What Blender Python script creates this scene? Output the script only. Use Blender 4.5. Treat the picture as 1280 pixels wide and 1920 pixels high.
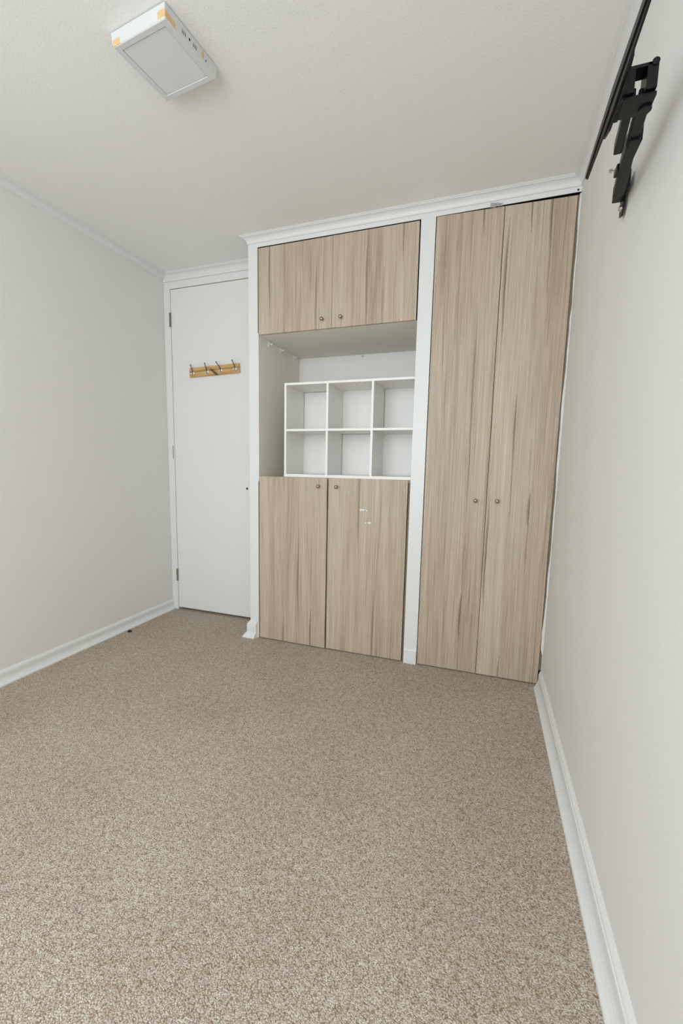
import bpy, bmesh, math, random
from mathutils import Vector, Matrix
random.seed(7)
S = bpy.context.scene
C = S.collection
for o in list(bpy.data.objects):
    bpy.data.objects.remove(o)

# ------------------------------------------------------------------ camera
cam = bpy.data.cameras.new('camera')
cam.sensor_fit = 'HORIZONTAL'; cam.sensor_width = 36.0
cam.lens = 804.378 / 1280 * 36.0
cam.shift_x = (640 - 621.414) / 1280
cam.shift_y = (976.342 - 960) / 1280
cam.clip_start = 0.02; cam.clip_end = 100
co = bpy.data.objects.new('camera', cam); C.objects.link(co)
RM = [[0.94080212, -0.33364526, -0.0597681], [0.33848849, 0.93404358, 0.11396547], [0.01780197, -0.12744977, 0.99168526]]
m = Matrix.Identity(4)
for r in range(3):
    m[r][0] = RM[r][0]; m[r][1] = RM[r][2]; m[r][2] = -RM[r][1]
m.translation = Vector((-0.317862, -2.286644, 1.082617))
co.matrix_world = m
S.camera = co

# ------------------------------------------------------------------ world, light, exposure
H = 2.35
XL = -2.474          # left wall
YD = 0.25            # door wall
YR = -3.70           # rear wall with the window
w = bpy.data.worlds.new('World'); S.world = w; w.use_nodes = True
bg = w.node_tree.nodes['Background']
bg.inputs[0].default_value = (0.86, 0.94, 1.0, 1); bg.inputs[1].default_value = 1.0
WX0, WX1, WZ0, WZ1 = -2.05, -0.30, 0.75, 2.15
LY0, LY1, LZ0, LZ1 = -3.55, -2.20, 0.45, 2.15     # added window, unseen in the left wall, to even out the light
def area(name, loc, rot, sx, sy, power, col):
    l = bpy.data.lights.new(name, 'AREA'); l.shape = 'RECTANGLE'; l.size = sx; l.size_y = sy
    l.energy = power; l.color = col
    o = bpy.data.objects.new(name, l); C.objects.link(o); o.location = loc; o.rotation_euler = rot
    return o
# overcast daylight standing in the window opening of the rear wall
area('window_daylight', ((WX0 + WX1) / 2, YR - 0.02, (WZ0 + WZ1) / 2), (math.radians(90), 0, 0), WX1 - WX0, WZ1 - WZ0, 32, (0.885, 0.972, 1.045))
area('added_side_window_light', (XL - 0.09, (LY0 + LY1) / 2, (LZ0 + LZ1) / 2), (0, math.radians(-90), 0), LZ1 - LZ0, LY1 - LY0, 4.5, (0.80, 0.965, 1.12))  # light of the added side window, makes the room less frontally lit
S.view_settings.view_transform = 'Standard'
S.view_settings.look = 'None'
S.view_settings.gamma = 1.0
S.view_settings.use_curve_mapping = False
S.view_settings.exposure = 0.42

# ------------------------------------------------------------------ helpers
def new_mat(name):
    mt = bpy.data.materials.new(name); mt.use_nodes = True
    nt = mt.node_tree
    return mt, nt, nt.nodes['Principled BSDF']
def srgb(r, g, b):
    f = lambda c: (c / 255 / 12.92) if c / 255 <= 0.04045 else ((c / 255 + 0.055) / 1.055) ** 2.4
    return (f(r), f(g), f(b), 1)
def plain(name, col, rough=0.5, metal=0.0, bump=None, spec=0.5, var=0.0):
    mt, nt, b = new_mat(name)
    b.inputs['Base Color'].default_value = col
    b.inputs['Roughness'].default_value = rough
    b.inputs['Metallic'].default_value = metal
    b.inputs['Specular IOR Level'].default_value = spec
    tc = nt.nodes.new('ShaderNodeTexCoord')
    if var:
        n = nt.nodes.new('ShaderNodeTexNoise'); n.inputs['Scale'].default_value = 3.0; n.inputs['Detail'].default_value = 3
        nt.links.new(tc.outputs['Object'], n.inputs['Vector'])
        mx = nt.nodes.new('ShaderNodeMixRGB'); mx.blend_type = 'MIX'
        mx.inputs[1].default_value = tuple(c * (1 - var) for c in col[:3]) + (1,)
        mx.inputs[2].default_value = tuple(min(1, c * (1 + var)) for c in col[:3]) + (1,)
        nt.links.new(n.outputs['Fac'], mx.inputs[0]); nt.links.new(mx.outputs[0], b.inputs['Base Color'])
    if bump:
        sc, st, dist = bump
        n = nt.nodes.new('ShaderNodeTexNoise'); n.inputs['Scale'].default_value = sc; n.inputs['Detail'].default_value = 2
        nt.links.new(tc.outputs['Object'], n.inputs['Vector'])
        bp = nt.nodes.new('ShaderNodeBump'); bp.inputs['Strength'].default_value = st; bp.inputs['Distance'].default_value = dist
        nt.links.new(n.outputs['Fac'], bp.inputs['Height']); nt.links.new(bp.outputs[0], b.inputs['Normal'])
    return mt

M_WALL = plain('cream_wall_paint', (0.825, 0.802, 0.755, 1), 0.7, bump=(160, 0.35, 0.0015), spec=0.3, var=0.01)
M_CEIL = plain('ceiling_paint', (0.92, 0.905, 0.87, 1), 0.8, bump=(190, 0.45, 0.0015), spec=0.2, var=0.01)
M_TRIM = plain('white_gloss_trim', (0.825, 0.818, 0.795, 1), 0.35, spec=0.4, bump=(60, 0.08, 0.001))
M_DOOR = plain('white_door_paint', (0.84, 0.825, 0.80, 1), 0.45, spec=0.4, bump=(40, 0.06, 0.001))
M_NICHE = plain('niche_paint', (0.97, 0.925, 0.83, 1), 0.6, spec=0.3, bump=(140, 0.2, 0.001))
M_SHELF = plain('white_melamine', (0.94, 0.915, 0.87, 1), 0.4, spec=0.4)
M_CARC = plain('brown_carcass_edge', srgb(132, 114, 94), 0.6, bump=(80, 0.2, 0.001))
M_DARK = plain('gap_shade_and_dark_marks', srgb(36, 31, 26), 0.9)  # near-black colour stands in for shade in gaps; also dark holes and marks
M_BLACK = plain('black_powder_coat', (0.004, 0.0045, 0.0045, 1), 0.38, spec=0.28, bump=(900, 0.1, 0.0005))
M_STEEL = plain('zinc_steel', (0.55, 0.54, 0.52, 1), 0.3, 1.0)
M_CHROME = plain('chrome', (0.75, 0.74, 0.72, 1), 0.15, 1.0)
M_BRASS = plain('aged_brass_nickel', (0.42, 0.34, 0.25, 1), 0.3, 1.0)
M_HINGE = plain('worn_hinge_metal', (0.30, 0.24, 0.18, 1), 0.45, 0.6, bump=(200, 0.2, 0.001))
M_HOOK = plain('dark_bronze_wire', (0.16, 0.13, 0.11, 1), 0.4, 0.7)
M_LAMP = plain('white_lamp_plastic', (0.70, 0.70, 0.69, 1), 0.4, spec=0.4)
M_DIFF = plain('lamp_diffuser_plastic', (0.76, 0.745, 0.725, 1), 0.35, spec=0.4)
M_TAPE = plain('yellowed_masking_tape', srgb(222, 188, 138), 0.7, bump=(300, 0.3, 0.001), var=0.08)
M_CLEAR = plain('translucent_hook_plastic', (0.97, 0.97, 0.97, 1), 0.15, spec=0.6)
M_CAULK = plain('ragged_white_filler', (0.78, 0.77, 0.75, 1), 0.7, bump=(120, 0.6, 0.002))
M_RUB = plain('black_rubber', (0.008, 0.008, 0.008, 1), 0.5)
M_FOIL = plain('crumpled_grey_tape', (0.42, 0.42, 0.41, 1), 0.45, 0.2, bump=(250, 0.8, 0.002), var=0.3)
M_CHIP = plain('bare_white_chip', (0.85, 0.84, 0.82, 1), 0.8)

# --- board of the coat rack: knotty honey pine
def pine():
    mt, nt, b = new_mat('knotty_pine'); N = nt.nodes; L = nt.links
    tc = N.new('ShaderNodeTexCoord'); mp = N.new('ShaderNodeMapping'); mp.inputs['Scale'].default_value = (6, 20, 90)
    L.new(tc.outputs['Object'], mp.inputs[0])
    n = N.new('ShaderNodeTexNoise'); n.inputs['Scale'].default_value = 1; n.inputs['Detail'].default_value = 4; n.inputs['Distortion'].default_value = 0.6
    L.new(mp.outputs[0], n.inputs['Vector'])
    cr = N.new('ShaderNodeValToRGB'); e = cr.color_ramp.elements
    e[0].position = 0.3; e[0].color = srgb(186, 137, 82); e[1].position = 0.62; e[1].color = srgb(222, 181, 122)
    L.new(n.outputs['Fac'], cr.inputs[0])
    # dark knot left of the middle and a brown heart band
    sx = N.new('ShaderNodeSeparateXYZ'); L.new(tc.outputs['Object'], sx.inputs[0])
    def mth(op, a, bb=None, cl=False):
        x = N.new('ShaderNodeMath'); x.operation = op; x.use_clamp = cl
        for i, q in enumerate((a, bb)):
            if q is None: continue
            if isinstance(q, (int, float)): x.inputs[i].default_value = q
            else: L.new(q, x.inputs[i])
        return x.outputs[0]
    X, Z = sx.outputs[0], sx.outputs[2]
    kx = mth('ADD', X, 0.010); slant = mth('MULTIPLY', mth('ADD', Z, 0.0), 1.1)
    d1 = mth('ABSOLUTE', mth('ADD', kx, slant))
    knot = mth('SUBTRACT', 1.0, mth('MULTIPLY', d1, 48), True)
    low = mth('MULTIPLY', mth('SUBTRACT', 0.020, Z), 60, True)
    knot = mth('MULTIPLY', knot, low)
    band = mth('SUBTRACT', 1.0, mth('MULTIPLY', mth('ABSOLUTE', mth('SUBTRACT', Z, 0.004)), 110), True)
    band = mth('MULTIPLY', band, mth('MULTIPLY', n.outputs['Fac'], 1.25), True)
    m1 = N.new('ShaderNodeMixRGB'); m1.inputs[2].default_value = srgb(120, 76, 42); L.new(band, m1.inputs[0]); L.new(cr.outputs[0], m1.inputs[1])
    m2 = N.new('ShaderNodeMixRGB'); m2.inputs[2].default_value = srgb(40, 20, 12); L.new(knot, m2.inputs[0]); L.new(m1.outputs[0], m2.inputs[1])
    L.new(m2.outputs[0], b.inputs['Base Color']); b.inputs['Roughness'].default_value = 0.45
    return mt
M_PINE = pine()

# --- loop pile carpet
def carpet():
    mt, nt, b = new_mat('beige_loop_carpet'); N = nt.nodes; L = nt.links
    tc = N.new('ShaderNodeTexCoord')
    nd = N.new('ShaderNodeTexNoise'); nd.inputs['Scale'].default_value = 60; L.new(tc.outputs['Object'], nd.inputs['Vector'])
    va = N.new('ShaderNodeVectorMath'); va.operation = 'MULTIPLY_ADD'
    L.new(nd.outputs['Color'], va.inputs[0]); va.inputs[1].default_value = (0.006, 0.006, 0); L.new(tc.outputs['Object'], va.inputs[2])
    v = N.new('ShaderNodeTexVoronoi'); v.inputs['Scale'].default_value = 310; L.new(va.outputs[0], v.inputs['Vector'])
    # random tone of every loop
    cr = N.new('ShaderNodeValToRGB'); e = cr.color_ramp.elements
    e[0].position = 0.0; e[0].color = CARPET[0]; e[1].position = 1.0; e[1].color = CARPET[3]
    x = e.new(0.18); x.color = CARPET[1]; x = e.new(0.55); x.color = CARPET[2]
    sp = N.new('ShaderNodeSeparateColor'); L.new(v.outputs['Color'], sp.inputs[0])
    # broader mottling shifts the tone
    n2 = N.new('ShaderNodeTexNoise'); n2.inputs['Scale'].default_value = 55; n2.inputs['Detail'].default_value = 3; L.new(tc.outputs['Object'], n2.inputs['Vector'])
    n3 = N.new('ShaderNodeTexNoise'); n3.inputs['Scale'].default_value = 2.2; n3.inputs['Detail'].default_value = 2; L.new(tc.outputs['Object'], n3.inputs['Vector'])
    def mth(op, a, bb, cl=False):
        q = N.new('ShaderNodeMath'); q.operation = op; q.use_clamp = cl
        for i, s in enumerate((a, bb)):
            if isinstance(s, (int, float)): q.inputs[i].default_value = s
            else: L.new(s, q.inputs[i])
        return q.outputs[0]
    t = mth('ADD', mth('MULTIPLY', sp.outputs[0], 0.56), mth('MULTIPLY', mth('SUBTRACT', n2.outputs['Fac'], 0.5), 0.72))
    t = mth('ADD', t, mth('MULTIPLY', mth('SUBTRACT', n3.outputs['Fac'], 0.5), 0.35))
    t = mth('ADD', t, 0.25, True)
    L.new(t, cr.inputs[0])
    # colour darkens towards the gaps between loops
    gap = mth('MULTIPLY', mth('SUBTRACT', v.outputs['Distance'], 0.42), 2.4, True)
    mx = N.new('ShaderNodeMixRGB'); mx.blend_type = 'MULTIPLY'; mx.inputs[2].default_value = (0.50, 0.44, 0.38, 1)
    L.new(gap, mx.inputs[0]); L.new(cr.outputs[0], mx.inputs[1])
    L.new(mx.outputs[0], b.inputs['Base Color'])
    b.inputs['Roughness'].default_value = 0.95; b.inputs['Specular IOR Level'].default_value = 0.1
    inv = mth('SUBTRACT', 1.0, v.outputs['Distance'])
    bp = N.new('ShaderNodeBump'); bp.inputs['Strength'].default_value = 0.75; bp.inputs['Distance'].default_value = 0.003
    L.new(inv, bp.inputs['Height']); L.new(bp.outputs[0], b.inputs['Normal'])
    return mt
CARPET = [srgb(130, 98, 72), srgb(183, 161, 140), srgb(203, 188, 171), srgb(232, 227, 221)]
M_CARPET = carpet()

# --- wood laminate of the cupboard fronts
def streak_group():
    g = bpy.data.node_groups.new('heart_streak', 'ShaderNodeTree')
    for nm in ('X', 'Z', 'Xc', 'Z0', 'Z1', 'W'):
        g.interface.new_socket(name=nm, in_out='INPUT', socket_type='NodeSocketFloat')
    g.interface.new_socket(name='Dark', in_out='OUTPUT', socket_type='NodeSocketFloat')
    N = g.nodes; L = g.links; gi = N.new('NodeGroupInput'); go = N.new('NodeGroupOutput')
    def mth(op, a, bb=None, cl=False):
        q = N.new('ShaderNodeMath'); q.operation = op; q.use_clamp = cl
        for i, s in enumerate((a, bb)):
            if s is None: continue
            if isinstance(s, (int, float)): q.inputs[i].default_value = s
            else: L.new(s, q.inputs[i])
        return q.outputs[0]
    I = {k: gi.outputs[k] for k in ('X', 'Z', 'Xc', 'Z0', 'Z1', 'W')}
    t = mth('DIVIDE', mth('SUBTRACT', I['Z'], I['Z0']), mth('SUBTRACT', I['Z1'], I['Z0']), True)
    lens = mth('MULTIPLY', mth('MULTIPLY', t, mth('SUBTRACT', 1.0, t)), 4.0, True)
    a = mth('SUBTRACT', I['Xc'], I['X'])
    wd = mth('ADD', mth('MULTIPLY', I['W'], lens), 0.0008)
    soft = mth('SUBTRACT', 1.0, mth('DIVIDE', mth('MAXIMUM', a, 0.0), wd), True)
    right = mth('ADD', mth('MULTIPLY', a, 900), 1.0, True)
    line = mth('SUBTRACT', 1.0, mth('MULTIPLY', mth('ABSOLUTE', a), 480), True)
    s = mth('MULTIPLY', mth('MULTIPLY', soft, right), mth('POWER', lens, 0.5))
    s = mth('MULTIPLY', s, 0.82)
    ln = mth('MULTIPLY', mth('MULTIPLY', line, mth('POWER', lens, 0.3)), 0.9)
    L.new(mth('MAXIMUM', s, ln), go.inputs[0])
    return g
G_STREAK = streak_group()
def wood(name, base, anchor, pitch, streaks, seed):
    """base: world place of the thing the doors belong to (object coordinates start there)"""
    mt, nt, b = new_mat(name); N = nt.nodes; L = nt.links
    tc = N.new('ShaderNodeTexCoord'); off = N.new('ShaderNodeVectorMath'); off.inputs[1].default_value = base
    L.new(tc.outputs['Object'], off.inputs[0])
    P = off.outputs[0]
    def mth(op, a, bb=None, cl=False):
        q = N.new('ShaderNodeMath'); q.operation = op; q.use_clamp = cl
        for i, s in enumerate((a, bb)):
            if s is None: continue
            if isinstance(s, (int, float)): q.inputs[i].default_value = s
            else: L.new(s, q.inputs[i])
        return q.outputs[0]
    def noise(vec, scale, detail=2, dist=0.0):
        mp = N.new('ShaderNodeMapping'); mp.inputs['Scale'].default_value = scale; mp.inputs['Location'].default_value = (seed, seed * 1.7, 0)
        L.new(vec, mp.inputs[0]); n = N.new('ShaderNodeTexNoise'); n.inputs['Scale'].default_value = 1; n.inputs['Detail'].default_value = detail
        n.inputs['Distortion'].default_value = dist
        L.new(mp.outputs[0], n.inputs['Vector']); return n.outputs['Fac']
    wob = mth('MULTIPLY', mth('SUBTRACT', noise(P, (9, 1, 2.2), 1), 0.5), 0.012)
    wob2 = mth('MULTIPLY', mth('SUBTRACT', noise(P, (4, 1, 5.0), 2), 0.5), 0.008)
    sx = N.new('ShaderNodeSeparateXYZ'); L.new(P, sx.inputs[0])
    X, Z = sx.outputs[0], sx.outputs[2]
    Xw = mth('ADD', X, wob); cb = N.new('ShaderNodeCombineXYZ'); L.new(Xw, cb.inputs[0]); L.new(Z, cb.inputs[2])
    PW = cb.outputs[0]
    fine = noise(PW, (560, 1, 4), 2)
    med = noise(PW, (120, 1, 2.2), 3)
    band = noise(PW, (26, 1, 0.9), 2)
    pore = noise(PW, (900, 1, 40), 1)
    idx = mth('FLOOR', mth('DIVIDE', mth('SUBTRACT', X, anchor), pitch))
    wn = N.new('ShaderNodeTexWhiteNoise'); wn.noise_dimensions = '1D'; L.new(mth('ADD', idx, seed), wn.inputs['W'])
    t = mth('ADD', mth('MULTIPLY', mth('SUBTRACT', fine, 0.5), 1.5), mth('MULTIPLY', mth('SUBTRACT', med, 0.5), 0.55))
    t = mth('ADD', t, mth('MULTIPLY', mth('SUBTRACT', band, 0.5), 0.7))
    t = mth('ADD', t, mth('MULTIPLY', mth('SUBTRACT', pore, 0.5), 0.35))
    t = mth('ADD', t, mth('MULTIPLY', mth('SUBTRACT', wn.outputs['Value'], 0.5), 0.22))
    t = mth('ADD', t, 0.5, True)
    cr = N.new('ShaderNodeValToRGB'); e = cr.color_ramp.elements
    e[0].position = 0.05; e[0].color = WOOD[0]; e[1].position = 0.95; e[1].color = WOOD[2]
    x = e.new(0.45); x.color = WOOD[1]
    L.new(t, cr.inputs[0])
    Xs = mth('ADD', X, wob2)
    acc = None
    for xc, z0, z1, wd, k in streaks:
        g = N.new('ShaderNodeGroup'); g.node_tree = G_STREAK
        L.new(Xs, g.inputs['X']); L.new(Z, g.inputs['Z'])
        for nm, val in (('Xc', xc), ('Z0', z0), ('Z1', z1), ('W', wd)): g.inputs[nm].default_value = val
        o = mth('MULTIPLY', g.outputs[0], k)
        acc = o if acc is None else mth('MAXIMUM', acc, o)
    mx = N.new('ShaderNodeMixRGB'); mx.inputs[2].default_value = WOOD[3]
    L.new(acc, mx.inputs[0]); L.new(cr.outputs[0], mx.inputs[1])
    L.new(mx.outputs[0], b.inputs['Base Color'])
    b.inputs['Roughness'].default_value = 0.42; b.inputs['Specular IOR Level'].default_value = 0.35
    bp = N.new('ShaderNodeBump'); bp.inputs['Strength'].default_value = 0.15; bp.inputs['Distance'].default_value = 0.001
    L.new(fine, bp.inputs['Height']); L.new(bp.outputs[0], b.inputs['Normal'])
    return mt
WOOD = [srgb(160, 139, 118), srgb(191, 172, 151), srgb(212, 196, 177), srgb(92, 72, 54)]

class MB:
    """collects shapes given in world coordinates, then links them as one mesh object"""
    def __init__(s): s.bm = bmesh.new()
    def box(s, x0, x1, y0, y1, z0, z1, bev=0.0):
        g = bmesh.ops.create_cube(s.bm, size=1)
        vs = g['verts']
        for v in vs:
            v.co = Vector(((x0 + x1) / 2 + v.co.x * (x1 - x0), (y0 + y1) / 2 + v.co.y * (y1 - y0), (z0 + z1) / 2 + v.co.z * (z1 - z0)))
        if bev:
            es = list({e for v in vs for e in v.link_edges})
            bmesh.ops.bevel(s.bm, geom=es, offset=bev, segments=2, affect='EDGES', profile=0.5)
        return s
    def hexa(s, c8, bev=0.0):
        vs = [s.bm.verts.new(c) for c in c8]      # bottom ring 4, top ring 4
        fs = [(0, 3, 2, 1), (4, 5, 6, 7), (0, 1, 5, 4), (1, 2, 6, 5), (2, 3, 7, 6), (3, 0, 4, 7)]
        for f in fs: s.bm.faces.new([vs[i] for i in f])
        if bev:
            es = list({e for v in vs for e in v.link_edges})
            bmesh.ops.bevel(s.bm, geom=es, offset=bev, segments=2, affect='EDGES', profile=0.5)
        return s
    def prism(s, poly, axis, a0, a1):
        """poly of 2D points in the plane across axis, extruded from a0 to a1"""
        def P(p, a):
            if axis == 'x': return (a, p[0], p[1])
            if axis == 'y': return (p[0], a, p[1])
            return (p[0], p[1], a)
        A = [s.bm.verts.new(P(p, a0)) for p in poly]; B = [s.bm.verts.new(P(p, a1)) for p in poly]
        n = len(poly)
        for i in range(n): s.bm.faces.new((A[i], A[(i + 1) % n], B[(i + 1) % n], B[i]))
        s.bm.faces.new(A[::-1]); s.bm.faces.new(B)
        return s
    def tube(s, pts, rad, seg=10, cap=True):
        pts = [Vector(p) for p in pts]
        rads = rad if isinstance(rad, (list, tuple)) else [rad] * len(pts)
        rings = []
        ref = None
        for i, p in enumerate(pts):
            d = (pts[min(i + 1, len(pts) - 1)] - pts[max(i - 1, 0)]).normalized()
            if ref is None:
                ref = Vector((0, 0, 1)) if abs(d.z) < 0.9 else Vector((1, 0, 0))
            a = d.cross(ref).normalized(); b2 = d.cross(a).normalized(); ref = -b2 if False else ref
            rings.append([s.bm.verts.new(p + (a * math.cos(t) + b2 * math.sin(t)) * rads[i]) for t in [2 * math.pi * k / seg for k in range(seg)]])
        for r0, r1 in zip(rings, rings[1:]):
            for k in range(seg): s.bm.faces.new((r0[k], r0[(k + 1) % seg], r1[(k + 1) % seg], r1[k]))
        if cap:
            s.bm.faces.new(rings[0][::-1]); s.bm.faces.new(rings[-1])
        return s
    def ball(s, c, r, sc=(1, 1, 1)):
        g = bmesh.ops.create_icosphere(s.bm, subdivisions=2, radius=r)
        for v in g['verts']: v.co = Vector((v.co.x * sc[0] + c[0], v.co.y * sc[1] + c[1], v.co.z * sc[2] + c[2]))
        return s
    def lathe(s, c, d, prof, seg=20):
        """prof: (distance along d, radius)"""
        d = Vector(d).normalized(); ref = Vector((0, 0, 1)) if abs(d.z) < 0.9 else Vector((1, 0, 0))
        a = d.cross(ref).normalized(); b2 = d.cross(a).normalized(); c = Vector(c); rings = []
        for h, r in prof:
            rings.append([s.bm.verts.new(c + d * h + (a * math.cos(t) + b2 * math.sin(t)) * max(r, 1e-5)) for t in [2 * math.pi * k / seg for k in range(seg)]])
        for r0, r1 in zip(rings, rings[1:]):
            for k in range(seg): s.bm.faces.new((r0[k], r0[(k + 1) % seg], r1[(k + 1) % seg], r1[k]))
        s.bm.faces.new(rings[0][::-1]); s.bm.faces.new(rings[-1])
        return s
    def xform(s, mat): bmesh.ops.transform(s.bm, matrix=mat, verts=s.bm.verts); return s
    def build(s, name, mat, parent=None, base=None, smooth=False):
        bm = s.bm
        bmesh.ops.recalc_face_normals(bm, faces=bm.faces)
        off = world_of(parent) if parent is not None else Vector(base or (0, 0, 0))
        bmesh.ops.translate(bm, vec=-off, verts=bm.verts)
        if smooth:
            for f in bm.faces: f.smooth = True
        me = bpy.data.meshes.new(name); bm.to_mesh(me); bm.free(); me.materials.append(mat)
        o = bpy.data.objects.new(name, me); C.objects.link(o)
        if parent is not None: o.parent = parent
        elif base: o.location = base
        return o
def world_of(o):
    v = Vector((0, 0, 0))
    while o is not None: v += o.location; o = o.parent
    return v
def thing(name, label, cat, loc, group=None):
    o = bpy.data.objects.new(name, None); o.empty_display_size = 0.05; C.objects.link(o); o.location = loc
    o['label'] = label; o['category'] = cat
    if group: o['group'] = group
    return o
def tag(o, label=None, cat=None, group=None, kind=None):
    if label: o['label'] = label
    if cat: o['category'] = cat
    if group: o['group'] = group
    if kind: o['kind'] = kind
    return o
def struct(o, label): o['kind'] = 'structure'; o['label'] = label; return o

# ------------------------------------------------------------------ room shell
XS0, XS1 = -1.6663, -1.607      # left stile
PX0, PX1 = -0.6953, -0.6235     # white post
ZRAIL = 2.292
ZU, ZL = 1.8212, 1.0126
YN = 0.584
struct(MB().box(XL - 0.1, 0.1, YR - 0.15, 0.75, -0.1, 0).build('floor', M_CARPET), 'beige speckled loop pile carpet')
struct(MB().box(XL - 0.1, 0.1, YR - 0.15, 0.75, H, H + 0.1).build('ceiling', M_CEIL), 'off-white lightly textured ceiling')
struct(MB().box(XL - 0.1, XL, YR - 0.15, LY0, 0, H).box(XL - 0.1, XL, LY1, 0.75, 0, H).box(XL - 0.1, XL, LY0, LY1, 0, LZ0).box(XL - 0.1, XL, LY0, LY1, LZ1, H).build('wall_left', M_WALL), 'plain cream wall on the left')
struct(MB().box(0, 0.1, YR - 0.15, 0.75, 0, H).build('wall_right', M_WALL), 'plain cream wall on the right')
struct(MB().box(XL, 0, 0.65, 0.75, 0, H).build('wall_back', M_WALL), 'wall behind the door and the built-in cupboards')
wr = MB()
wr.box(XL, WX0, YR - 0.15, YR, 0, H).box(WX1, 0, YR - 0.15, YR, 0, H).box(WX0, WX1, YR - 0.15, YR, 0, WZ0).box(WX0, WX1, YR - 0.15, YR, WZ1, H)
struct(wr.build('wall_rear', M_WALL), 'wall behind the camera with the window opening')
wf = MB(); fw = 0.05
wf.box(WX0, WX0 + fw, YR - 0.13, YR - 0.08, WZ0, WZ1).box(WX1 - fw, WX1, YR - 0.13, YR - 0.08, WZ0, WZ1)
wf.box(WX0, WX1, YR - 0.13, YR - 0.08, WZ0, WZ0 + fw).box(WX0, WX1, YR - 0.13, YR - 0.08, WZ1 - fw, WZ1)
wf.box((WX0 + WX1) / 2 - 0.025, (WX0 + WX1) / 2 + 0.025, YR - 0.13, YR - 0.08, WZ0, WZ1)
win = struct(wf.build('window_1', M_TRIM), 'white framed window behind the camera')

wf = MB()
wf.box(XL - 0.07, XL - 0.02, LY0, LY0 + fw, LZ0, LZ1).box(XL - 0.07, XL - 0.02, LY1 - fw, LY1, LZ0, LZ1)
wf.box(XL - 0.07, XL - 0.02, LY0, LY1, LZ0, LZ0 + fw).box(XL - 0.07, XL - 0.02, LY0, LY1, LZ1 - fw, LZ1)
struct(wf.build('added_window_2', M_TRIM), 'added white framed window, unseen in the left wall behind the camera')  # frame of the opening added for side light

def offsets(path, closed=False):
    """unit mitre offset (to the right of travel) at each plan point"""
    out = []
    n = len(path)
    for i in range(n):
        ns = []
        for a, b2 in ((i - 1, i), (i, i + 1)):
            if a < 0 or b2 >= n: continue
            d = (Vector(path[b2]) - Vector(path[a])).normalized(); ns.append(Vector((d.y, -d.x)))
        if len(ns) == 1: out.append(ns[0])
        else:
            s = ns[0] + ns[1]; out.append(s * (2 / s.dot(s)) if s.length > 1e-6 else ns[0])
    return out
def moulding(p0, p1, o0, o1, prof, z0, name, mat):
    bm = bmesh.new()
    A = [bm.verts.new((p0[0] + o0[0] * t, p0[1] + o0[1] * t, z0 + z)) for t, z in prof]
    B = [bm.verts.new((p1[0] + o1[0] * t, p1[1] + o1[1] * t, z0 + z)) for t, z in prof]
    n = len(prof)
    for i in range(n): bm.faces.new((A[i], A[(i + 1) % n], B[(i + 1) % n], B[i]))
    bm.faces.new(A[::-1]); bm.faces.new(B)
    q = MB(); q.bm.free(); q.bm = bm
    return q.build(name, mat)

# cornice: bead, deep cove, bead
def cornice_prof(t, h):
    k = t / 0.040; j = h / 0.0373
    pts = [(0.0, -0.0373), (0.0045, -0.0373), (0.0065, -0.0355), (0.0065, -0.0335), (0.0040, -0.0320), (0.0050, -0.0275), (0.0085, -0.0205), (0.0145, -0.0140),
           (0.0220, -0.0095), (0.0310, -0.0075), (0.0325, -0.0050), (0.0360, -0.0048), (0.0372, -0.0035), (0.0372, -0.0022), (0.0400, -0.0018), (0.0400, 0.0), (0.0, 0.0)]
    return [(a * k, b2 * j) for a, b2 in pts]
cpath = [(0, YR), (0, 0), (XS0, 0), (XS0, YD), (XL, YD), (XL, YR)]
# travel: along right wall towards the cupboards, along the fronts, back to the door wall, then down the left wall
offs = [Vector((-1, 0)), Vector((-1, -1)), Vector((-1, -1)), Vector((-1, -1)), Vector((1.35, -1)), Vector((1.35, 0))]
CN = ['white cornice along the right wall', 'white cornice above the cupboard fronts', 'short cornice return at the cupboard end', 'white cornice above the door', 'white cornice along the left wall']
for i in range(5):
    struct(moulding(cpath[i], cpath[i + 1], offs[i], offs[i + 1], cornice_prof(0.040, 0.0373), H, 'trim_%d' % (i + 1), M_TRIM), CN[i])

# skirting boards
def skirt_prof(t, h):
    k = t / 0.035; j = h / 0.0813
    pts = [(0, 0.0813), (0.006, 0.0800), (0.0105, 0.0750), (0.0125, 0.0690), (0.0150, 0.0670), (0.0150, 0.0400), (0.0165, 0.0330), (0.0205, 0.0240), (0.0270, 0.0150), (0.0335, 0.0090), (0.0350, 0.0060), (0.0350, 0.0), (0, 0)]
    return [(a * k, b2 * j) for a, b2 in pts]
struct(moulding((0, YR), (0, -0.004), (-1, 0), (-1, -1.2), skirt_prof(0.035, 0.0813), 0, 'baseboard_right', M_TRIM), 'white moulded skirting along the right wall')
struct(moulding((XL, YR), (XL, YD - 0.002), (1, 0), (1, -0.1), skirt_prof(0.029, 0.071), 0, 'baseboard_left', M_TRIM), 'white moulded skirting along the left wall')
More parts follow.
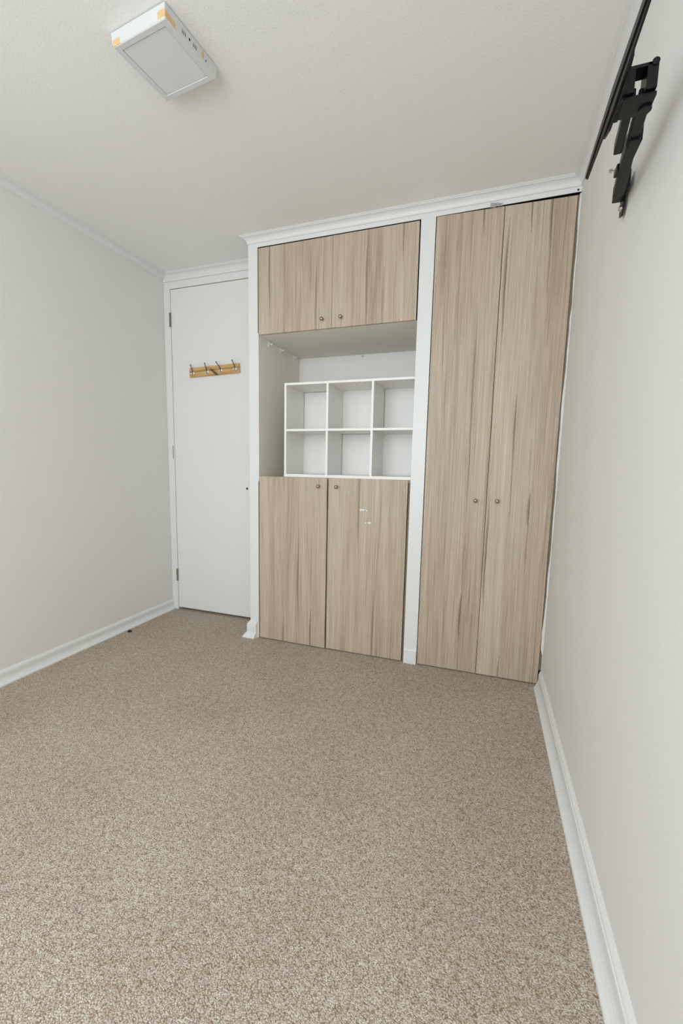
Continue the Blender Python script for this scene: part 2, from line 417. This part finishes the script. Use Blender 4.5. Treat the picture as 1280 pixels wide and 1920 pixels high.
# short skirting block wrapped round the foot of the stile by the door
sp = [(-1.614, 0.0), (XS0 + 0.003, 0.0), (XS0 + 0.003, YD - 0.002)]
b_ = MB(); b_.bm.free(); b_.bm = bmesh.new()
pr = [(0, 0.104), (0.008, 0.102), (0.0125, 0.098), (0.0135, 0.092), (0.0185, 0.088), (0.0205, 0.078), (0.0205, 0.052), (0.0190, 0.042), (0.0210, 0.034), (0.0290, 0.026), (0.0380, 0.014), (0.0450, 0.006), (0.0450, 0.0), (0, 0)]
rings = []
for p, of in ((sp[0], (-0.25, -0.75)), (sp[1], (-1, -0.75)), (sp[2], (-1, 0))):
    rings.append([b_.bm.verts.new((p[0] + of[0] * t, p[1] + of[1] * t, z)) for t, z in pr])
for r0, r1 in zip(rings, rings[1:]):
    for k in range(len(pr)): b_.bm.faces.new((r0[k], r0[(k + 1) % len(pr)], r1[(k + 1) % len(pr)], r1[k]))
b_.bm.faces.new(rings[0]); b_.bm.faces.new(rings[-1][::-1])
struct(b_.build('baseboard_end', M_TRIM), 'short flared skirting piece at the foot of the cupboard end, beside the door')
struct(MB().prism([(0, 0.0), (-0.010, 0.0), (-0.012, 0.004), (-0.009, 0.075), (-0.004, 0.082), (0, 0.082)], 'x', PX0 + 0.002, PX1 - 0.002).build('baseboard_post', M_TRIM), 'thin skirting plate at the foot of the white post')

# door wall: casing, header and the door
struct(MB().box(XL, -2.4225, YD - 0.004, YD + 0.05, 0, 2.2995, 0.002).build('trim_6', M_TRIM), 'narrow white door frame on the left of the door')
hd = MB().box(-2.4225, XS0, YD - 0.004, YD + 0.05, 2.2535, 2.2995, 0.002).box(XL, XS0, YD - 0.010, YD + 0.05, 2.2995, H - 0.03, 0.002)
struct(hd.build('trim_7', M_TRIM), 'white door head under the cornice')
struct(MB().box(-1.7080, XS0, YD, YD + 0.05, 0, 2.2535).build('trim_8', M_TRIM), 'door frame side behind the cupboard end')
struct(MB().box(XL, XS0, YD + 0.046, YD + 0.07, 0, H).build('wall_door', M_DARK), 'backing behind the door leaf, painted dark as shade in its gaps')  # dark colour paints the shade round the door leaf
DB = (-2.419, YD, 0.0)
dr = thing('door_1', 'white flush door with a pine coat rack, left of the cupboards', 'door', DB)
dr['kind'] = 'structure'; del dr['category']
MB().box(-2.4200, -1.7100, YD, YD + 0.042, 0.0167, 2.2500, 0.0015).build('door_leaf', M_DOOR, dr)
for z0, z1, dx in ((2.008, 2.101, 0.002), (1.112, 1.203, 0.006), (0.218, 0.308, 0.010)):
    xh = -2.4225
    h_ = MB()
    h_.box(xh - 0.010, xh + 0.001, YD - 0.0055, YD - 0.004, z0, z1)
    h = h_.build('hinge', M_HINGE, dr)
    n = 5
    k_ = MB()
    for i in range(n):
        a = z0 + (z1 - z0) * i / n + 0.0006; c_ = z0 + (z1 - z0) * (i + 1) / n - 0.0006
        k_.tube([(xh + 0.0015, YD - 0.005, a), (xh + 0.0015, YD - 0.005, c_)], 0.0042, 10)
    k_.build('knuckle', M_HINGE if dx != 0.006 else M_TRIM, h, smooth=False)
lp = MB().box(-1.848, -1.826, YD - 0.002, YD, 0.885, 0.945, 0.0008).build('latch_plate', M_DOOR, dr)
MB().lathe((-1.832, YD - 0.001, 0.918), (0, -1, 0), [(0, 0.0075), (0.002, 0.0075), (0.003, 0.005)], 14).build('keyhole', M_DARK, lp)

# cupboard surround: end pier, rail, post, niche lining
struct(MB().box(XS0, XS1, 0, YD + 0.046, 0, H - 0.01, 0.0012).build('trim_9', M_TRIM), 'white painted end stile between the door and the cupboards')
struct(MB().box(XS1, 0, 0, 0.004, ZRAIL, H - 0.001, 0.0008).build('trim_10', M_TRIM), 'white rail between the cupboard doors and the cornice')
struct(MB().box(PX0, PX1, 0, 0.018, 0, ZRAIL, 0.0012).build('trim_11', M_TRIM), 'white painted post between the niche and the tall wardrobe')
pc = MB()
for z, hh, ww in ((1.93, 0.022, 0.003), (1.64, 0.012, 0.0025), (0.50, 0.03, 0.002)):
    pc.prism([(PX1 - ww, z), (PX1 + 0.0004, z - hh * 0.7), (PX1 + 0.0004, z + hh)], 'y', -0.0006, 0.004)
# niche lining
nb = MB().box(XS1, XS1 + 0.004, 0.002, YN, ZL - 0.03, ZU + 0.01)
struct(nb.build('wall_niche_left', M_NICHE), 'cream left side of the open niche')
struct(MB().box(XS1, -0.64, YN, YN + 0.02, 0, ZRAIL).build('wall_niche_back', M_SHELF), 'white back of the open niche')
struct(MB().box(-0.650, -0.632, 0.018, YN, 0, ZRAIL).build('wall_niche_right', M_NICHE), 'partition behind the white post')
# ragged filler between wardrobe and right wall
pts = [(0.0005, 0.080), (0.0005, 2.286)]
edge = []
z = 2.286
random.seed(3)
while z > 0.085:
    t = (2.286 - z) / 2.2
    wv = 0.0040 + 0.0024 * min(1, t * 3) + 0.0025 * math.sin(z * 6.1) + 0.0012 * math.sin(z * 23 + 1) + random.uniform(-0.0006, 0.0006)
    if 1.72 < z < 1.79: wv += 0.003
    if 0.17 < z < 0.30: wv += 0.003
    if z < 0.17: wv = 0.002
    edge.append((-max(0.0015, wv), z)); z -= 0.03
edge.append((-0.002, 0.080))
struct(MB().prism(pts + edge, 'y', 0.0005, 0.016).build('trim_12', M_CAULK), 'ragged white filler strip between the wardrobe and the right wall')
struct(MB().lathe((-0.0150, 0.001, 2.3005), (0, -1, 0), [(0, 0.0042), (0.0016, 0.0042), (0.002, 0.003)], 14).build('trim_13', M_DARK), 'dark screw hole at the right end of the rail')

# ------------------------------------------------------------------ cupboards
def knob(x, y, z, door):
    r = MB().lathe((x, y, z), (0, -1, 0), [(0, 0.0068), (0.002, 0.0068), (0.003, 0.0042), (0.010, 0.0040), (0.012, 0.0062), (0.015, 0.0092), (0.018, 0.0104), (0.021, 0.0098), (0.0240, 0.0070), (0.0255, 0.0032), (0.0258, 0.0001)], 20)
    return r.build('knob', M_BRASS, door, smooth=True)
def door_panel(x0, x1, z0, z1, mat, par, zt_r=None, hinge=None, ang=0.0, y=0.0, th=0.018):
    q = MB(); ztr = z1 if zt_r is None else zt_r
    q.hexa([(x0, y, z0), (x1, y, z0), (x1, y + th, z0), (x0, y + th, z0), (x0, y, z1), (x1, y, ztr), (x1, y + th, ztr), (x0, y + th, z1)], 0.0006)
    if ang:
        hx = x0 if hinge == 'l' else x1
        q.xform(Matrix.Translation((hx, y, 0)) @ Matrix.Rotation(ang, 4, 'Z') @ Matrix.Translation((-hx, -y, 0)))
    o = q.build('door', mat, par)
    # brown edging along the closing sides
    return o

# upper cupboard
UB = (-1.15, 0.02, ZU)
W_UP = wood('oak_laminate_upper', UB, -1.1557, 0.0958, [(-1.529, 1.90, 2.42, 0.010, 1.0), (-1.247, 1.75, 2.18, 0.010, 0.9), (-0.963, 1.80, 2.32, 0.013, 0.9), (-0.778, 2.10, 2.45, 0.008, 0.9),
        (-1.436, 1.95, 2.5, 0.02, 0.25), (-1.10, 1.70, 1.92, 0.008, 0.35), (-1.34, 1.6, 2.1, 0.02, 0.3), (-0.872, 1.7, 2.1, 0.02, 0.3)], 3.1)
up = thing('upper_cupboard', 'wide wood-effect cupboard with two doors above the open niche', 'cupboard', UB)
MB().box(XS1 + 0.0005, -0.6505, 0.034, YN - 0.001, ZU + 0.003, H - 0.002).build('carcass', M_DARK, up)  # painted near-black so the gaps round the doors look shaded
MB().box(XS1 + 0.0005, -1.6005, 0.006, 0.034, ZU + 0.003, ZRAIL - 0.006).build('side_edge', M_CARC, up)['label'] = 'brown edge of the cupboard side'
MB().box(XS1 + 0.0045, -0.6505, 0.0195, YN - 0.001, ZU, ZU + 0.0025).build('soffit', M_NICHE, up)['label'] = 'cream painted underside over the niche'
d1 = door_panel(-1.599, -1.1563, ZU + 0.0005, 2.2858, W_UP, up)
d2 = door_panel(-1.1547, -0.7020, ZU + 0.0005, 2.2862, W_UP, up)
d1['label'] = 'left door'; d2['label'] = 'right door'
knob(-1.208, 0, 1.869, d1); knob(-1.101, 0, 1.870, d2)

# lower cupboard
LB = (-1.15, 0.02, 0.0)
W_LO = wood('oak_laminate_lower', LB, -1.1557, 0.0958, [(-1.338, 0.12, 0.72, 0.010, 1.0), (-1.256, -0.12, 0.24, 0.012, 1.0), (-1.434, -0.15, 0.18, 0.012, 0.8), (-1.436, 0.93, 1.10, 0.006, 0.7), (-0.972, 0.58, 1.25, 0.013, 0.8),
        (-0.876, -0.12, 0.40, 0.012, 0.9), (-1.060, -0.10, 0.19, 0.008, 0.5), (-1.338, 0.6, 1.1, 0.02, 0.3), (-1.255, 0.3, 0.7, 0.02, 0.25), (-1.50, 0.0, 0.9, 0.02, 0.2)], 8.4)
lo = thing('lower_cupboard', 'waist-high wood-effect cupboard with two doors under the cube shelf', 'cupboard', LB)
MB().box(XS1 + 0.0045, -0.6505, 0.034, YN - 0.001, 0.0, ZL - 0.017).build('carcass', M_DARK, lo)  # shade behind the lower doors put into the carcass colour
for a_, b_2 in ((XS1 + 0.0005, -1.6010), (-0.7050, PX0 - 0.0003)):
    MB().box(a_, b_2, 0.008, 0.034, 0.002, ZL - 0.017).build('side_edge', M_CARC, lo)['label'] = 'brown edge of the cupboard side'
MB().box(XS1 + 0.0045, -0.6505, 0.0185, YN - 0.001, ZL - 0.0165, ZL, 0.0008).build('countertop', W_LO, lo)
d1 = door_panel(-1.599, -1.1640, 0.006, ZL - 0.001, W_LO, lo, hinge='l', ang=math.radians(-0.75))
d2 = door_panel(-1.1575, -0.7085, 0.006, ZL - 0.001, W_LO, lo)
d1['label'] = 'left door, standing slightly proud'; d2['label'] = 'right door with two white paint chips'
knob(-1.213, -0.006, 0.964, d1); knob(-1.107, 0, 0.964, d2)
def flake(pts, y0, y1, name, mat, par): return MB().prism(pts, 'y', y0, y1).build(name, mat, par)
flake([(-0.971, 0.8445), (-0.958, 0.8465), (-0.944, 0.8445), (-0.934, 0.8455), (-0.926, 0.8400), (-0.928, 0.8350), (-0.938, 0.8340), (-0.948, 0.8385), (-0.960, 0.8375), (-0.971, 0.8390)], -0.0008, 0.0004, 'paint_chip', M_CHIP, d2)
flake([(-0.943, 0.8400), (-0.936, 0.8405), (-0.932, 0.8365), (-0.940, 0.8355)], -0.0012, -0.0006, 'paint_chip', M_DARK, d2)
flake([(-0.939, 0.7725), (-0.931, 0.7735), (-0.929, 0.7690), (-0.937, 0.7680)], -0.0008, 0.0004, 'paint_chip', M_CHIP, d2)
flake([(-0.923, 0.7740), (-0.906, 0.7765), (-0.902, 0.7700), (-0.912, 0.7655), (-0.921, 0.7690)], -0.0008, 0.0004, 'paint_chip', M_CHIP, d2)

# wardrobe
WB = (-0.31, 0.02, 0.0)
W_TA = wood('oak_laminate_tall', WB, -0.3110, 0.1, [(-0.406, 1.00, 1.88, 0.010, 0.8), (-0.403, 0.86, 1.20, 0.006, 0.6), (-0.406, 0.16, 0.44, 0.016, 1.0), (-0.404, -0.20, 0.26, 0.006, 0.7), (-0.399, 2.17, 2.46, 0.010, 1.0),
        (-0.404, 0.40, 0.75, 0.010, 0.5), (-0.289, 1.66, 2.24, 0.014, 1.0), (-0.296, 0.34, 0.95, 0.014, 0.9), (-0.194, 2.15, 2.42, 0.008, 1.0), (-0.110, 2.05, 2.42, 0.014, 1.0), (-0.107, 1.86, 2.16, 0.007, 0.7),
        (-0.203, 1.12, 1.44, 0.011, 0.9), (-0.200, 0.84, 1.20, 0.005, 0.7), (-0.113, 0.78, 0.98, 0.015, 1.0), (-0.112, 0.55, 0.85, 0.006, 0.7), (-0.202, -0.08, 0.12, 0.008, 0.8),
        (-0.50, 0.3, 1.5, 0.03, 0.22), (-0.110, 1.2, 1.8, 0.03, 0.25), (-0.50, 1.6, 2.6, 0.03, 0.2)], 5.7)
wa = thing('tall_wardrobe', 'full-height built-in wood-effect wardrobe with two doors against the right wall', 'wardrobe', WB)
MB().box(-0.6315, -0.0005, 0.034, 0.62, 0.0, H - 0.002).build('carcass', M_DARK, wa)  # dark carcass colour paints in the shade of the door gaps
MB().box(-0.0130, -0.0020, 0.008, 0.034, 0.075, 2.284).build('side_edge', M_CARC, wa)['label'] = 'brown edge strip beside the right wall'
d1 = door_panel(-0.6196, -0.3126, 0.006, 2.2895, W_TA, wa, zt_r=2.2850)
d2 = door_panel(-0.3102, -0.0149, 0.006, 2.2850, W_TA, wa, zt_r=2.2790)
d1['label'] = 'left door'; d2['label'] = 'right door'
knob(-0.363, 0, 0.920, d1); knob(-0.261, 0, 0.922, d2)

# scrap of tape on the rail above the wardrobe seam
tp = MB(); random.seed(11)
g = []
for i in range(7):
    row = []
    for j in range(4):
        row.append(tp.bm.verts.new((-0.376 + 0.053 * i / 6 + random.uniform(-0.002, 0.002), -0.0025 - random.uniform(0, 0.006), 2.286 + 0.0045 * 0 + (0.021 - 0.010 * (i / 6 if i > 1 else 0)) * j / 3 + random.uniform(-0.001, 0.001))))
    g.append(row)
for i in range(6):
    for j in range(3): tp.bm.faces.new((g[i][j], g[i + 1][j], g[i + 1][j + 1], g[i][j + 1]))
r = bmesh.ops.extrude_face_region(tp.bm, geom=list(tp.bm.faces))
for v in [x for x in r['geom'] if isinstance(x, bmesh.types.BMVert)]: v.co.y += 0.0022
tag(tp.build('tape_scrap', M_FOIL, base=(-0.35, -0.003, 2.296)), 'crumpled grey scrap of tape stuck to the rail above the tall wardrobe doors', 'tape')

# ------------------------------------------------------------------ cube shelf
SX = [-1.4454, -1.1866, -0.9267, -0.6680]
SY0, SY1 = 0.0205, 0.285
SZ0, SZM, SZ1 = ZL, 1.2891, 1.5488
T = 0.0125
cs = thing('cube_shelf', 'white six-compartment cube shelf standing in the niche on the lower cupboard', 'shelf', (-1.05, 0.15, ZL))
MB().box(SX[0], SX[0] + T, SY0, SY1, SZ0 + 0.0165, SZ1 - T, 0.0005).build('side_panel', M_SHELF, cs)
MB().box(SX[3], SX[3] + T, SY0, SY1, SZ0 + 0.0165, SZ1 - T, 0.0005).build('side_panel', M_SHELF, cs)
MB().box(SX[0], SX[3] + T, SY0, SY1, SZ1 - T, SZ1, 0.0005).build('top_panel', M_SHELF, cs)
MB().box(SX[0] - 0.001, SX[3] + T, SY0 - 0.0015, SY1, SZ0, SZ0 + 0.0165, 0.0005).build('bottom_panel', M_SHELF, cs)
for k in (1, 2):
    MB().box(SX[k] , SX[k] + T, SY0, SY1, SZ0 + 0.0165, SZ1 - T, 0.0005).build('divider', M_SHELF, cs)
for k in range(3):
    MB().box(SX[k] + T, SX[k + 1], SY0 + 0.001, SY1, SZM - T, SZM, 0.0005).build('shelf_board', M_SHELF, cs)
    for (z0, z1, up_) in ((SZ0 + 0.0165, SZM - T, 0), (SZM, SZ1 - T, 1)):
        g0 = 0.002 if (k, up_) in ((0, 1), (2, 1), (1, 0)) else 0.0003
        MB().box(SX[k] + T + g0, SX[k + 1] - 0.0003, SY1 - 0.006, SY1 - 0.003, z0 + 0.0003, z1 - (0.002 if (k, up_) in ((0, 1), (1, 0)) else 0.0003)).build('back_panel', M_SHELF, cs)
MB().box(SX[0] + 0.002, SX[3] + T - 0.002, SY1 + 0.0005, SY1 + 0.002, SZ0 + 0.002, SZ1 - 0.002).build('rear_sheet', M_CARC, cs)

# clear adhesive hooks
hl = ['small clear plastic hook at the front of the niche side, under the upper cupboard', 'small clear plastic hook midway along the top of the niche side', 'small clear plastic hook deepest in the niche, near its back corner']
for i, (y, z) in enumerate(((0.128, 1.8015), (0.286, 1.8045), (0.481, 1.8055))):
    t = thing('adhesive_hook', hl[i], 'hook', (XS1 + 0.004, y, z), 'clear adhesive hooks in the niche')
    x = XS1 + 0.0042
    MB().box(x, x + 0.004, y - 0.011, y + 0.011, z - 0.015, z + 0.014, 0.0012).build('backplate', M_CLEAR, t)
    MB().tube([(x + 0.002, y, z + 0.006), (x + 0.013, y, z + 0.001), (x + 0.018, y, z - 0.004), (x + 0.021, y, z - 0.001), (x + 0.022, y, z + 0.006)], [0.0035, 0.0035, 0.0032, 0.003, 0.0028], 8).build('prong', M_CLEAR, t, smooth=True)
y = YN - 0.0002; x = -1.143; z = 1.806
t = thing('adhesive_hook', 'small clear plastic hook on the niche back, above the cube shelf', 'hook', (x, y, z), 'clear adhesive hooks in the niche')
MB().box(x - 0.009, x + 0.009, y - 0.003, y, z - 0.013, z + 0.013, 0.0012).build('backplate', M_CLEAR, t)
MB().tube([(x, y - 0.002, z + 0.006), (x, y - 0.013, z + 0.001), (x, y - 0.018, z - 0.004), (x, y - 0.022, z + 0.004)], [0.0035, 0.0035, 0.0032, 0.003], 8).build('prong', M_CLEAR, t, smooth=True)

# ------------------------------------------------------------------ coat rack on the door
ry = YD - 0.0152
rc = thing('coat_rack', 'knotty pine coat rack with four metal hooks screwed to the white door', 'coat rack', (-2.0725, ry + 0.0075, 1.699))
rc.rotation_euler = (0, math.radians(-1.75), 0)
q = MB().box(-0.1945, 0.1945, -0.0075, 0.0075, -0.031, 0.031, 0.0015)
q.xform(Matrix.Translation(world_of(rc))); q.build('board', M_PINE, rc)
bz = 1.699
for hx, lean in ((-0.163, -0.004), (-0.049, -0.006), (0.058, -0.022), (0.168, -0.010)):
    cx, cy, cz = -2.0725 + hx, ry, bz - 0.003
    hk = MB().lathe((cx, cy + 0.0002, cz), (0, -1, 0), [(0, 0.0098), (0.002, 0.0098), (0.0035, 0.007)], 16)
    hk.xform(Matrix.Translation((0, 0, cz)) @ Matrix.Diagonal((1, 1, 1.6, 1)) @ Matrix.Translation((0, 0, -cz)))
    ho = hk.build('hook', M_CHROME, rc, smooth=True)
    MB().tube([(cx, cy - 0.002, cz + 0.004), (cx + lean * 0.2, cy - 0.012, cz + 0.014), (cx + lean * 0.6, cy - 0.016, cz + 0.032), (cx + lean, cy - 0.021, cz + 0.047)], [0.0034, 0.0032, 0.003, 0.0028], 8).ball((cx + lean, cy - 0.0215, cz + 0.0485), 0.0045).build('upper_prong', M_HOOK, ho, smooth=True)
    MB().tube([(cx, cy - 0.002, cz - 0.004), (cx + 0.001, cy - 0.012, cz - 0.016), (cx + 0.002, cy - 0.022, cz - 0.019), (cx + 0.002, cy - 0.028, cz - 0.010)], [0.003, 0.0028, 0.0024, 0.0024], 8).ball((cx + 0.002, cy - 0.0285, cz - 0.008), 0.0042).build('lower_prong', M_CHROME, ho, smooth=True)

# ------------------------------------------------------------------ ceiling lamp
LC = Vector((-1.331, -1.053, H)); LA = math.radians(-5.6)
lam = thing('ceiling_lamp', 'square white surface-mounted ceiling lamp with yellowed tape on its corners', 'ceiling lamp', LC)
lam.rotation_euler = (0, 0, LA)
def LB_(q): return q.xform(Matrix.Translation(LC))
a, b2, h = 0.1085, 0.1045, 0.039
def frustum(q, a0, z0, a1, z1): return q.hexa([(-a1, -a1, z1), (a1, -a1, z1), (a1, a1, z1), (-a1, a1, z1), (-a0, -a0, z0), (a0, -a0, z0), (a0, a0, z0), (-a0, a0, z0)], 0.0015)
LB_(frustum(MB(), a - 0.003, -0.0003, a - 0.003, -0.004)).build('mounting_plate', M_STEEL, lam)
# housing as four tapered walls plus face ring, so that the diffuser sits recessed
hs = MB(); i_ = 0.0865
o_top, o_bot = a, b2
ring = []
prof = [(o_top, -0.003), (o_bot + 0.0006, -h + 0.002), (o_bot - 0.002, -h), (i_ + 0.0015, -h), (i_, -h + 0.0012), (i_, -h + 0.006), (i_ - 0.01, -0.006)]
vs = []
for r_, z_ in prof: vs.append([hs.bm.verts.new(p) for p in ((-r_, -r_, z_), (r_, -r_, z_), (r_, r_, z_), (-r_, r_, z_))])
for r0, r1 in zip(vs, vs[1:] + vs[:1]):
    for k in range(4): hs.bm.faces.new((r0[k], r0[(k + 1) % 4], r1[(k + 1) % 4], r1[k]))
ho = LB_(hs).build('housing', M_LAMP, lam)
LB_(MB().box(-i_ + 0.0012, i_ - 0.0012, -i_ + 0.0012, i_ - 0.0012, -h + 0.0018, -h + 0.0045, 0.0006)).build('diffuser', M_DIFF, lam)
# tapes lie on the side faces
def side_x(z): return a - (a - b2) * (z / -h)
zt0, zt1 = -h + 0.001, -0.018
tk = 0.0007
def tape_y(x0, x1, z0, z1):     # on the window-facing side
    return [(x0, -side_x(z0) - tk, z0), (x1, -side_x(z0) - tk, z0), (x1, -side_x(z0) + 0.0004, z0), (x0, -side_x(z0) + 0.0004, z0), (x0 + 0.002, -side_x(z1) - tk, z1), (x1, -side_x(z1) - tk, z1), (x1, -side_x(z1) + 0.0004, z1), (x0 + 0.002, -side_x(z1) + 0.0004, z1)]
LB_(MB().hexa(tape_y(-b2 - 0.0006, -b2 + 0.030, zt0, zt1 - 0.004))).build('tape', M_TAPE, lam)
tt = MB().hexa(tape_y(b2 - 0.027, b2 + 0.0012, zt0 + 0.004, zt1 + 0.002))
sx0 = side_x(zt0); sx1 = side_x(zt1)
tt.hexa([(sx0 - 0.0004, -b2 - 0.001, zt0 + 0.003), (sx0 + tk, -b2 - 0.001, zt0 + 0.003), (sx0 + tk, -b2 + 0.038, zt0 + 0.001), (sx0 - 0.0004, -b2 + 0.038, zt0 + 0.001),
         (sx1 - 0.0004, -b2 - 0.001, zt1), (sx1 + tk, -b2 - 0.001, zt1), (sx1 + tk, -b2 + 0.036, zt1 - 0.006), (sx1 - 0.0004, -b2 + 0.036, zt1 - 0.006)])
LB_(tt).build('tape', M_TAPE, lam)
ts = MB(); xx = side_x(-0.014)
ts.hexa([(xx - 0.001, 0.038, -0.022), (xx + tk, 0.038, -0.022), (xx + tk, 0.050, -0.024), (xx - 0.001, 0.050, -0.024), (xx - 0.001, 0.040, -0.006), (xx + tk + 0.0003, 0.040, -0.006), (xx + tk + 0.0003, 0.047, -0.010), (xx - 0.001, 0.047, -0.010)])
LB_(ts).build('tape', M_TAPE, lam)
for yy in (-0.041, -0.035, -0.029, 0.012 - 0.008, 0.010, 0.016):
    xx = side_x(-0.018)
    LB_(MB().box(xx - 0.001, xx + 0.0007, yy - 0.0008, yy + 0.0008, -0.025, -0.012)).build('vent_slot', M_DARK, lam)
for yy, rr, zz in ((-0.012, 0.0035, -0.019), (0.058, 0.0026, -0.022)):
    LB_(MB().lathe((side_x(zz) - 0.001, yy, zz), (1, 0, 0), [(0, rr), (0.0017, rr)], 10)).build('screw_hole', M_DARK, lam)

# ------------------------------------------------------------------ black swivel bracket for a television
TB = (-0.01, -0.82, 1.80)
tv = thing('wall_bracket', 'black steel swing-arm screen bracket on the right wall, near the ceiling', 'wall bracket', TB)
# plate with long tapering rails, parallel to the wall
ZP = 1.826; YC = -1.195
XP = -0.121
pl = MB()
def rail(q, x, dz, y_end, hh, he):
    q.hexa([(x - 0.002, YC, ZP + dz - hh), (x + 0.002, YC, ZP + dz - hh), (x + 0.002, y_end, ZP + dz * 0.1 - he), (x - 0.002, y_end, ZP + dz * 0.1 - he),
            (x - 0.002, YC, ZP + dz + hh), (x + 0.002, YC, ZP + dz + hh), (x + 0.002, y_end, ZP + dz * 0.1 + he), (x - 0.002, y_end, ZP + dz * 0.1 + he)], 0.0006)
for dz, x in ((0.011, XP - 0.0035), (-0.011, XP - 0.0005)):
    for ye in (YC - 0.29, YC + 0.252): rail(pl, x, dz, ye, 0.011, 0.0065)
pl.build('screen_rail', M_BLACK, tv)
MB().prism([(YC - 0.10, ZP - 0.008), (YC - 0.06, ZP - 0.026), (YC + 0.05, ZP - 0.030), (YC + 0.10, ZP - 0.014), (YC + 0.10, ZP + 0.008), (YC + 0.05, ZP + 0.024), (YC - 0.06, ZP + 0.024), (YC - 0.10, ZP + 0.008)], 'x', XP + 0.002, XP + 0.006).build('centre_plate', M_BLACK, tv)
# tilting head: frame seen from below
hd = MB(); y0, y1 = -1.225, -1.192
xa, xb = XP + 0.006, -0.058
hd.box(xa, xb, y0, y1, 1.846, 1.852, 0.001)
hd.box(xa, xa + 0.020, y0, y1, 1.806, 1.846, 0.001)
hd.box(xb - 0.018, xb, y0, y1 + 0.01, 1.806, 1.852, 0.001)
hd.box(xa + 0.004, xb + 0.002, y0 + 0.006, y1 + 0.022, 1.796, 1.804, 0.001)
hd.box(xa, xa + 0.008, y0 + 0.006, y1 + 0.030, 1.798, 1.818, 0.001)
hd.tube([(xb - 0.006, y0 - 0.002, 1.850), (xb - 0.006, y1 + 0.002, 1.850)], 0.0065, 12)
hd.build('tilt_head', M_BLACK, tv)
MB().tube([(xb - 0.008, -1.188, 1.792), (xb - 0.008, -1.188, 1.806)], 0.0115, 14).build('pivot', M_BLACK, tv)
def arm(p0, p1, w0, w1, zb, zt, name='arm'):
    (ax, ay), (bx, by) = p0, p1
    d = Vector((bx - ax, by - ay)).normalized(); n = Vector((-d.y, d.x))
    q = MB()
    q.hexa([(ax - n.x * w0, ay - n.y * w0, zb), (ax + n.x * w0, ay + n.y * w0, zb), (bx + n.x * w1, by + n.y * w1, zb), (bx - n.x * w1, by - n.y * w1, zb),
            (ax - n.x * w0, ay - n.y * w0, zt), (ax + n.x * w0, ay + n.y * w0, zt), (bx + n.x * w1, by + n.y * w1, zt), (bx - n.x * w1, by - n.y * w1, zt)], 0.0025)
    return q.build(name, M_BLACK, tv)
arm((-0.094, -1.200), (-0.079, -1.046), 0.0075, 0.0085, 1.803, 1.830)
arm((-0.070, -1.200), (-0.058, -1.075), 0.0115, 0.0105, 1.801, 1.828)
MB().box(-0.067, -0.043, -1.095, -1.030, 1.796, 1.834, 0.002).build('elbow', M_BLACK, tv)
arm((-0.056, -1.045), (-0.035, -0.872), 0.012, 0.0125, 1.800, 1.826)
# wall plate: upright strip with a pointed foot and open slots
wp = MB()
yc = -0.800; zb = 1.7835
def seg(ya, yb, z0, z1): wp.box(-0.0095, -0.0065, ya, yb, z0, z1)
wp.prism([(yc - 0.021, zb + 0.022), (yc - 0.006, zb), (yc + 0.021, zb + 0.008), (yc + 0.021, zb + 0.022)], 'x', -0.0095, -0.0065)
seg(yc - 0.021, yc - 0.014, zb + 0.022, 1.900); seg(yc - 0.007, yc + 0.021, zb + 0.022, 1.900)
seg(yc - 0.014, yc - 0.007, zb + 0.033, zb + 0.036); seg(yc - 0.014, yc - 0.007, zb + 0.045, 1.900)
wp.box(-0.0066, 0.0, yc - 0.021, yc - 0.017, 1.850, 1.900)
wp.build('wall_plate', M_BLACK, tv)
MB().box(-0.034, -0.0095, -0.872, yc + 0.004, 1.824, 1.866, 0.002).build('hinge_block', M_BLACK, tv)
def bolt(p, d, r, l):
    q = MB().lathe(p, d, [(0, r * 0.45), (l, r * 0.45), (l, r * 1.25), (l + 0.0015, r * 1.25), (l + 0.0015, r), (l + 0.005, r), (l + 0.006, r * 0.7)], 12)
    return q.build('bolt', M_STEEL, tv, smooth=False)
bolt((-0.0095, yc - 0.010, zb + 0.018), (-1, 0, 0), 0.0070, 0.003)
bolt((-0.064, -0.972, 1.812), (-1, -0.1, 0.0), 0.0042, 0.010)
MB().box(-0.066, -0.050, -0.985, -0.955, 1.803, 1.820, 0.002).build('screw_boss', M_BLACK, tv)

# ------------------------------------------------------------------ small black stub on the carpet
bs = MB()
bs.prism([(-0.012, 0.0), (0.012, 0.0), (0.013, 0.006), (0.008, 0.013), (-0.004, 0.014), (-0.012, 0.009)], 'y', -0.006, 0.007)
bmesh.ops.bevel(bs.bm, geom=list(bs.bm.edges), offset=0.002, segments=2, affect='EDGES')
bs.xform(Matrix.Translation((-2.412, -0.2350, 0.0)) @ Matrix.Rotation(math.radians(35), 4, 'Z'))
tag(bs.build('rubber_stub', M_RUB, base=(-2.412, -0.2350, 0.0)), 'small black rubber stub lying on the carpet against the left skirting', 'door stop')
